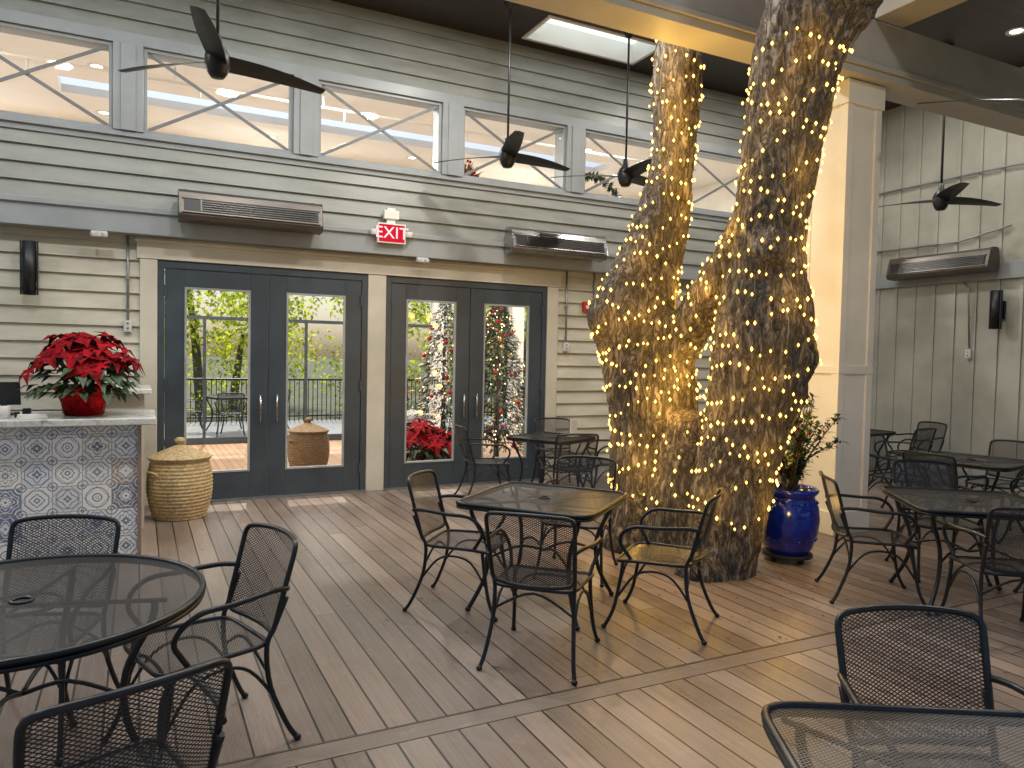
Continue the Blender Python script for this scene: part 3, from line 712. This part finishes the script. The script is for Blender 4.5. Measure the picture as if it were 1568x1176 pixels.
for k in range(22):
    a=R()*6.28; lean=U(.08,.42); top=Vector((math.cos(a)*lean,math.sin(a)*lean,U(.95,1.42))); q=[Vector((math.cos(a)*.04,math.sin(a)*.04,.56)),Vector((math.cos(a)*lean*.35,math.sin(a)*lean*.35,.85)),top]
    ms.tube(q,[.008,.006,.003],5,smooth=4)
    for j in range(42):
        t=U(.2,1); p=q[0].lerp(q[1],t*2) if t<.5 else q[1].lerp(q[2],t*2-1)
        mb.leaf(p,Vector((U(-1,1),U(-1,1),U(-.2,.8))),Vector((0,0,1)),U(.06,.10),U(.03,.045))
        if j%9==0: mr.ball(tuple(p+Vector((U(-.03,.03),U(-.03,.03),U(-.02,.02)))),.009,4)
obj('stems',ms,[BARK],parent=PP); obj('foliage',mb,[GREEN],parent=PP); obj('berries',mr,[RED],parent=PP)

# ------------------------------------------------------------------ ceiling fans
def fan(loc,a0,Rr=.92):
    e=empty('ceiling_fan',loc); mb=MB(); H=CZ-loc[2]
    mb.tube([(0,0,.1),(0,0,H)],.013,10); mb.lathe([(.001,H),(.075,H),(.07,H-.05),(.03,H-.10),(.013,H-.11)],24)
    mb.lathe([(.001,-.13),(.05,-.125),(.075,-.09),(.095,-.03),(.095,.04),(.07,.09),(.035,.13),(.03,.2),(.013,.21)],28)
    obj('motor_and_rod',mb,[BLACK],parent=e)
    mb=MB()
    for k in range(3):
        rot=Matrix.Rotation(a0+k*2*math.pi/3,4,'Z'); n=10; prev=None
        for i in range(n+1):
            t=i/n; x=.06+t*(Rr-.06); w=.085*(1-.45*t)+.02*math.sin(t*3.1); tw=-.42*(1-.6*t); zc=.0+.015*math.sin(t*3)
            ring=[]
            for (yy,th) in ((-w,0),(0,.006),(w,0),(0,-.006)):
                ring.append(rot@Vector((x,yy*math.cos(tw),zc+yy*math.sin(tw)+th)))
            b=len(mb.v); mb.v+=[tuple(q) for q in ring]
            if prev is not None:
                for q in range(4): mb.idx([prev+q,prev+(q+1)%4,b+(q+1)%4,b+q],0,None,False)
            prev=b
        mb.idx([prev,prev+1,prev+2,prev+3],0,None,False)
    obj('blades',mb,[BLACK],parent=e)
V=math.pi/2-YAW
def fa(deg): return V-math.radians(deg)
fan((.54,6.28,3.91),fa(46)); fan((3.70,7.55,3.91),fa(52)); fan((5.28,7.5,3.88),fa(40)); fan((9.0,5.95,3.73),fa(75)); fan((7.0,3.75,3.98),fa(-80),1.0)

# ------------------------------------------------------------------ heaters
def heater(loc,rz=0,L=1.44,body=STEEL):
    e=empty('infrared_heater',loc,(0,0,rz)); mb=MB(); h=L/2
    sec=[(-.03,.16),(-.17,.17),(-.21,.14),(-.27,-.09),(-.24,-.14),(-.05,-.15),(-.0,.0)]
    ring=lambda x:[(x,y_,z_) for y_,z_ in sec]
    b=len(mb.v); mb.v+=ring(-h)+ring(h); n=len(sec)
    for k in range(n): mb.idx([b+k,b+(k+1)%n,b+n+(k+1)%n,b+n+k],0,None,False)
    mb.idx(list(range(b,b+n)),0,None,False); mb.idx(list(range(b+n,b+2*n))[::-1],0,None,False)
    for s in (-.45,.45):
        mb.box(s*L-.02,s*L+.02,-.03,.06,.08,.20); mb.box(s*L-.012,s*L+.012,-.10,.05,.17,.19)
    obj('housing',mb,[body],parent=e,bev=.006)
    an=math.atan2(.06,.23); M_=Matrix.Translation((0,-.243,.025))@Matrix.Rotation(-an,4,'X')
    mb=MB()
    mb.box(-h*.93,h*.93,-.008,.004,-.092,.045,0,M_)
    mb.box(-h*.72,-h*.70,-.016,-.009,-.085,.040,1,M_)
    for k in range(5): mb.box(-h*.69,h*.92,-.018,-.009,-.080+k*.025,-.075+k*.025,1,M_)
    mb.box(-h*.96,h*.96,-.014,-.003,.046,.056,2,M_); mb.box(-h*.96,h*.96,-.014,-.003,-.105,-.093,2,M_)
    obj('grille',mb,[BLACK,STEELD,body],parent=e)
heater((1.07,8.46,3.12),body=BRONZE); heater((4.82,8.46,3.10),0,1.4); heater((XR-.10,6.75,3.08),-math.pi/2,1.5,BRONZE)
EX=empty('exit_sign',(2.64,8.46,3.07)); mb=MB(); mb.box(-.17,.17,-.03,.03,-.115,.115); mb.box(-.05,.05,.0,.06,.115,.30); mb.box(-.09,.09,-.02,.04,.17,.27)
for s in (-1,1): mb.lathe([(.001,-.03),(.035,-.03),(.045,.03),(.001,.035)],16,(s*.215,-.02,.0))
mb.box(-.22,.22,-.005,.02,-.012,.012)
obj('housing',mb,[WHITE],parent=EX,bev=.004)
mb=MB(); mb.box(-.155,.155,-.034,-.0305,-.10,.10); obj('red_face',mb,[EXITR],parent=EX)
cu=bpy.data.curves.new('exit_text','FONT'); cu.body='EXIT'; cu.size=.19; cu.align_x='CENTER'; cu.align_y='CENTER'; cu.extrude=.001; cu.space_character=1.05; cu.offset=.001; cu.materials.append(EXITW)
t=link('letters',cu,(0,-.036,0),(math.pi/2,0,0),EX)
def sconce(loc,rz=0):
    mb=MB(); mb.box(-.05,.05,-.02,.02,-.12,.12); mb.box(-.02,.02,-.1,-.02,-.03,.03)
    mb.lathe([(.04,-.26),(.058,-.26),(.058,.26),(.04,.26),(.04,-.26)],20,(0,-.12,0)); mb.lathe([(.001,.2),(.04,.2)],12,(0,-.12,0))
    mb.box(.062,.075,-.14,-.10,-.26,.26); mb.box(-.075,-.062,-.14,-.10,-.26,.26)
    mb.box(-.062,-.058,-.13,-.11,-.2,-.18); mb.box(.058,.062,-.13,-.11,-.2,-.18)
    obj('wall_sconce',mb,[BLACK],loc,(0,0,rz))
sconce((-.96,D-.02,2.42)); sconce((XR-.02,6.0,2.42),-math.pi/2)
def conduit(pts,name='electrical_conduit'):
    mb=MB(); mb.tube(pts,.012,8)
    for a,b in zip(pts[:-1],pts[1:]):
        a,b=Vector(a),Vector(b); n=int((b-a).length/.5)
        for k in range(1,n+1): c=a.lerp(b,k/(n+1)); mb.box(c.x-.022,c.x+.022,c.y-.014,c.y+.014,c.z-.012,c.z+.012)
    obj(name,mb,[COND])
def outlet(x,y,z,name='outlet_box',rz=0):
    mb=MB(); mb.box(-.036,.036,-.045,0,-.06,.06); mb.box(-.018,.018,-.052,-.046,-.045,-.006); mb.box(-.018,.018,-.052,-.046,.006,.045)
    mb.box(-.010,.010,-.054,-.0525,-.03,-.015,1); mb.box(-.010,.010,-.054,-.0525,.02,.035,1)
    obj(name,mb,[PLAST,BLACK],(x,y,z),(0,0,rz),bev=.003)
conduit([(-.11,D-.04,2.83),(-.11,D-.04,1.95)]); outlet(-.11,D-.022,1.89)
conduit([(5.18,D-.04,2.83),(5.18,D-.04,1.85)]); outlet(5.18,D-.022,1.80)
conduit([(5.62,D-.04,2.83),(5.62,D-.04,2.45)])
mb=MB(); mb.box(-.06,.06,-.05,0,-.07,.07); mb.box(-.03,.03,-.062,-.051,-.03,.02,1); obj('fire_alarm',mb,[REDP,WHITE],(5.50,D-.025,2.36),bev=.004)
conduit([(XR-.08,6.5,2.84),(XR-.08,6.42,2.75),(XR-.04,6.4,1.9)]); outlet(XR-.022,6.4,1.82,rz=-math.pi/2)
mb=MB(); mb.tube([(0,5.9,3.55),(0,6.6,3.42),(0,7.5,3.42),(0,8.5,3.42)],.014,8); mb.tube([(0,4.5,4.3),(0,6.0,4.35),(0,8.5,4.33)],.014,8)
obj('wall_piping',mb,[COND],(XR-.05,0,0))
def flood(x,z):
    mb=MB(); mb.box(-.07,.07,-.05,0,-.025,.03); 
    for s in (-1,1): mb.lathe([(.001,-.02),(.024,-.02),(.03,.02),(.001,.022)],12,(s*.05,-.065,-.01))
    obj('emergency_light',mb,[PLAST],(x,8.49,z),bev=.003)
flood(-.36,2.79); flood(3.03,2.79)
mb=MB(); mb.box(-.06,.06,-.01,.01,0,.2); mb.box(-.07,.07,-.04,.04,0,.012); obj('menu_holder',mb,[PLAST],(4.62,7.5,.715),(0,0,.4))

# ------------------------------------------------------------------ things in dining room
def xmas(name,x,y,h,r,flock,cnt=3600,lights=110):
    e=empty(name,(x,y,0)); mb=MB(); ms=MB(); mo=MB(); mlg=MB()
    ms.tube([(0,0,0),(0,0,h*.95)],[.05,.01],8)
    for i in range(cnt):
        t=R()**.75; z=.25+(h-.25)*(1-t)
        rr=r*(1-(z-.25)/(h-.25))*(.55+.5*R())+.02; a=R()*6.283
        lay=.85+.2*math.sin(z*18+a*2)
        p=Vector((math.cos(a)*rr*lay,math.sin(a)*rr*lay,z))
        mb.leaf(p,Vector((math.cos(a),math.sin(a),U(-.5,.3))),Vector((U(-.4,.4),U(-.4,.4),1)),U(.06,.12),.03,1 if R()<flock else 0)
    for i in range(lights):
        z=U(.35,h-.1); rr=r*(1-(z-.25)/(h-.25))*1.05+.03; a=R()*6.283
        if i%3==0: mo.ball((math.cos(a)*rr,math.sin(a)*rr,z),.034,6,i%2)
        else: octa(mlg,(math.cos(a)*rr,math.sin(a)*rr,z),.011)
    obj('needles',mb,[NEEDLE,FAB],parent=e); obj('stem',ms,[BARK],parent=e); obj('ornaments',mo,[simple('ornament_gold',(.5,.32,.12),.25,.8),simple('ornament_red',(.45,.02,.03),.2,.5)],parent=e); obj('fairy_lights',mlg,[BULBS],parent=e)
xmas('christmas_tree',4.02,10.2,2.6,.62,.38); xmas('christmas_tree',4.95,10.3,2.7,.78,.03,7000,260)
poinsettia('poinsettia_plant',(3.42,9.5,.004),1.15); poinsettia('poinsettia_plant',(3.85,9.35,.004),.9)
mb=MB(); mb.lathe([(.001,.76),(.45,.76),(.47,.74),(.46,.4),(.5,.02)],48,mod=lambda t,z:1+(.04*math.sin(t*11) if z<.7 else 0)); obj('dining_table',mb,[FAB],(3.55,11.0,.0))
poinsettia('poinsettia_plant',(3.45,11.0,.765),.75)
basket('wicker_basket',(2.10,10.4,.004),.95,WICKD)
# terrace chairs and table out on the rear deck
link('patio_table_rear',TS,(1.7,16.2,0),(0,0,.3)); put_chair_w(.9,16.2,0); put_chair_w(2.5,16.1,180); put_chair_w(1.6,15.4,85)
mb=MB(); mr=MB()
for i in range(60):
    a=R()*6.28; mb.leaf(Vector((0,0,.0)),Vector((math.cos(a)*.6,U(-.3,.3),abs(math.sin(a))+.1)),Vector((0,1,0)),U(.15,.28),.03)
    mr.ball((math.cos(a)*U(.03,.18),U(-.08,.08),abs(math.sin(a))*U(.05,.25)+.03),.018,4)
e=empty('berry_arrangement',(3.72,8.80,3.88)); obj('twigs',mb,[WICKD],parent=e); obj('berries',mr,[RED],parent=e)
mb=MB(); 
for i in range(500):
    t=R(); a=math.pi*t; p=Vector((math.cos(a)*.42,U(-.04,.04),math.sin(a)*.32)); mb.leaf(p,Vector((U(-1,1),U(-1,1),U(-1,1))),Vector((0,0,1)),.09,.03)
obj('holiday_garland',mb,[GREEN],(5.65,8.82,3.87))

# ------------------------------------------------------------------ lights
w=bpy.data.worlds.new("World"); scene.world=w; w.use_nodes=True; nt=w.node_tree
bg=nt.nodes['Background']; sky=nt.nodes.new('ShaderNodeTexSky'); sky.sky_type='NISHITA'; sky.sun_disc=False
EL,AZ=math.radians(55),math.radians(8)
sky.sun_elevation=EL; sky.sun_rotation=AZ; sky.dust_density=3; sky.air_density=1
nt.links.new(sky.outputs[0],bg.inputs[0]); bg.inputs[1].default_value=.15
sl=bpy.data.lights.new('sun','SUN'); sl.energy=5; sl.angle=math.radians(.6); sl.color=(1,.95,.87)
so=link('sun',sl); dirv=Vector((math.sin(AZ)*math.cos(EL),math.cos(AZ)*math.cos(EL),math.sin(EL))); so.rotation_euler=dirv.to_track_quat('Z','Y').to_euler()
def area(name,loc,size,power,col,rot=(0,0,0)):
    l=bpy.data.lights.new(name,'AREA'); l.shape='DISK'; l.size=size; l.energy=power; l.color=col; return link(name,l,loc,rot)
for i,(cx,cy,pw) in enumerate(pcs): area('patio_downlight_and_fill',(cx,cy,CZ-.03),.3,pw,(1,.95,.87))  # mostly added fill light from unseen cans
for cx in (-3,2,7):
    for cy in (9.9,13.2): area('dining_downlight',(cx,cy,5.27),.25,180,(1,.96,.89))
cam=bpy.data.cameras.new('camera'); cam.sensor_width=36; cam.lens=25.94; cam.clip_end=800; cam.clip_start=.05
co=link('camera',cam,(0,0,1.65))
co.rotation_euler=(Matrix.Rotation(-YAW,4,'Z')@Matrix.Rotation(math.radians(90-2.1),4,'X')@Matrix.Rotation(math.radians(1.15),4,'Z')).to_euler()
scene.camera=co
scene.view_settings.view_transform='Standard'; scene.view_settings.look='None'; scene.view_settings.exposure=0
print('bulbs',cnt,'glows',nl,'oak verts',len(tme.vertices))
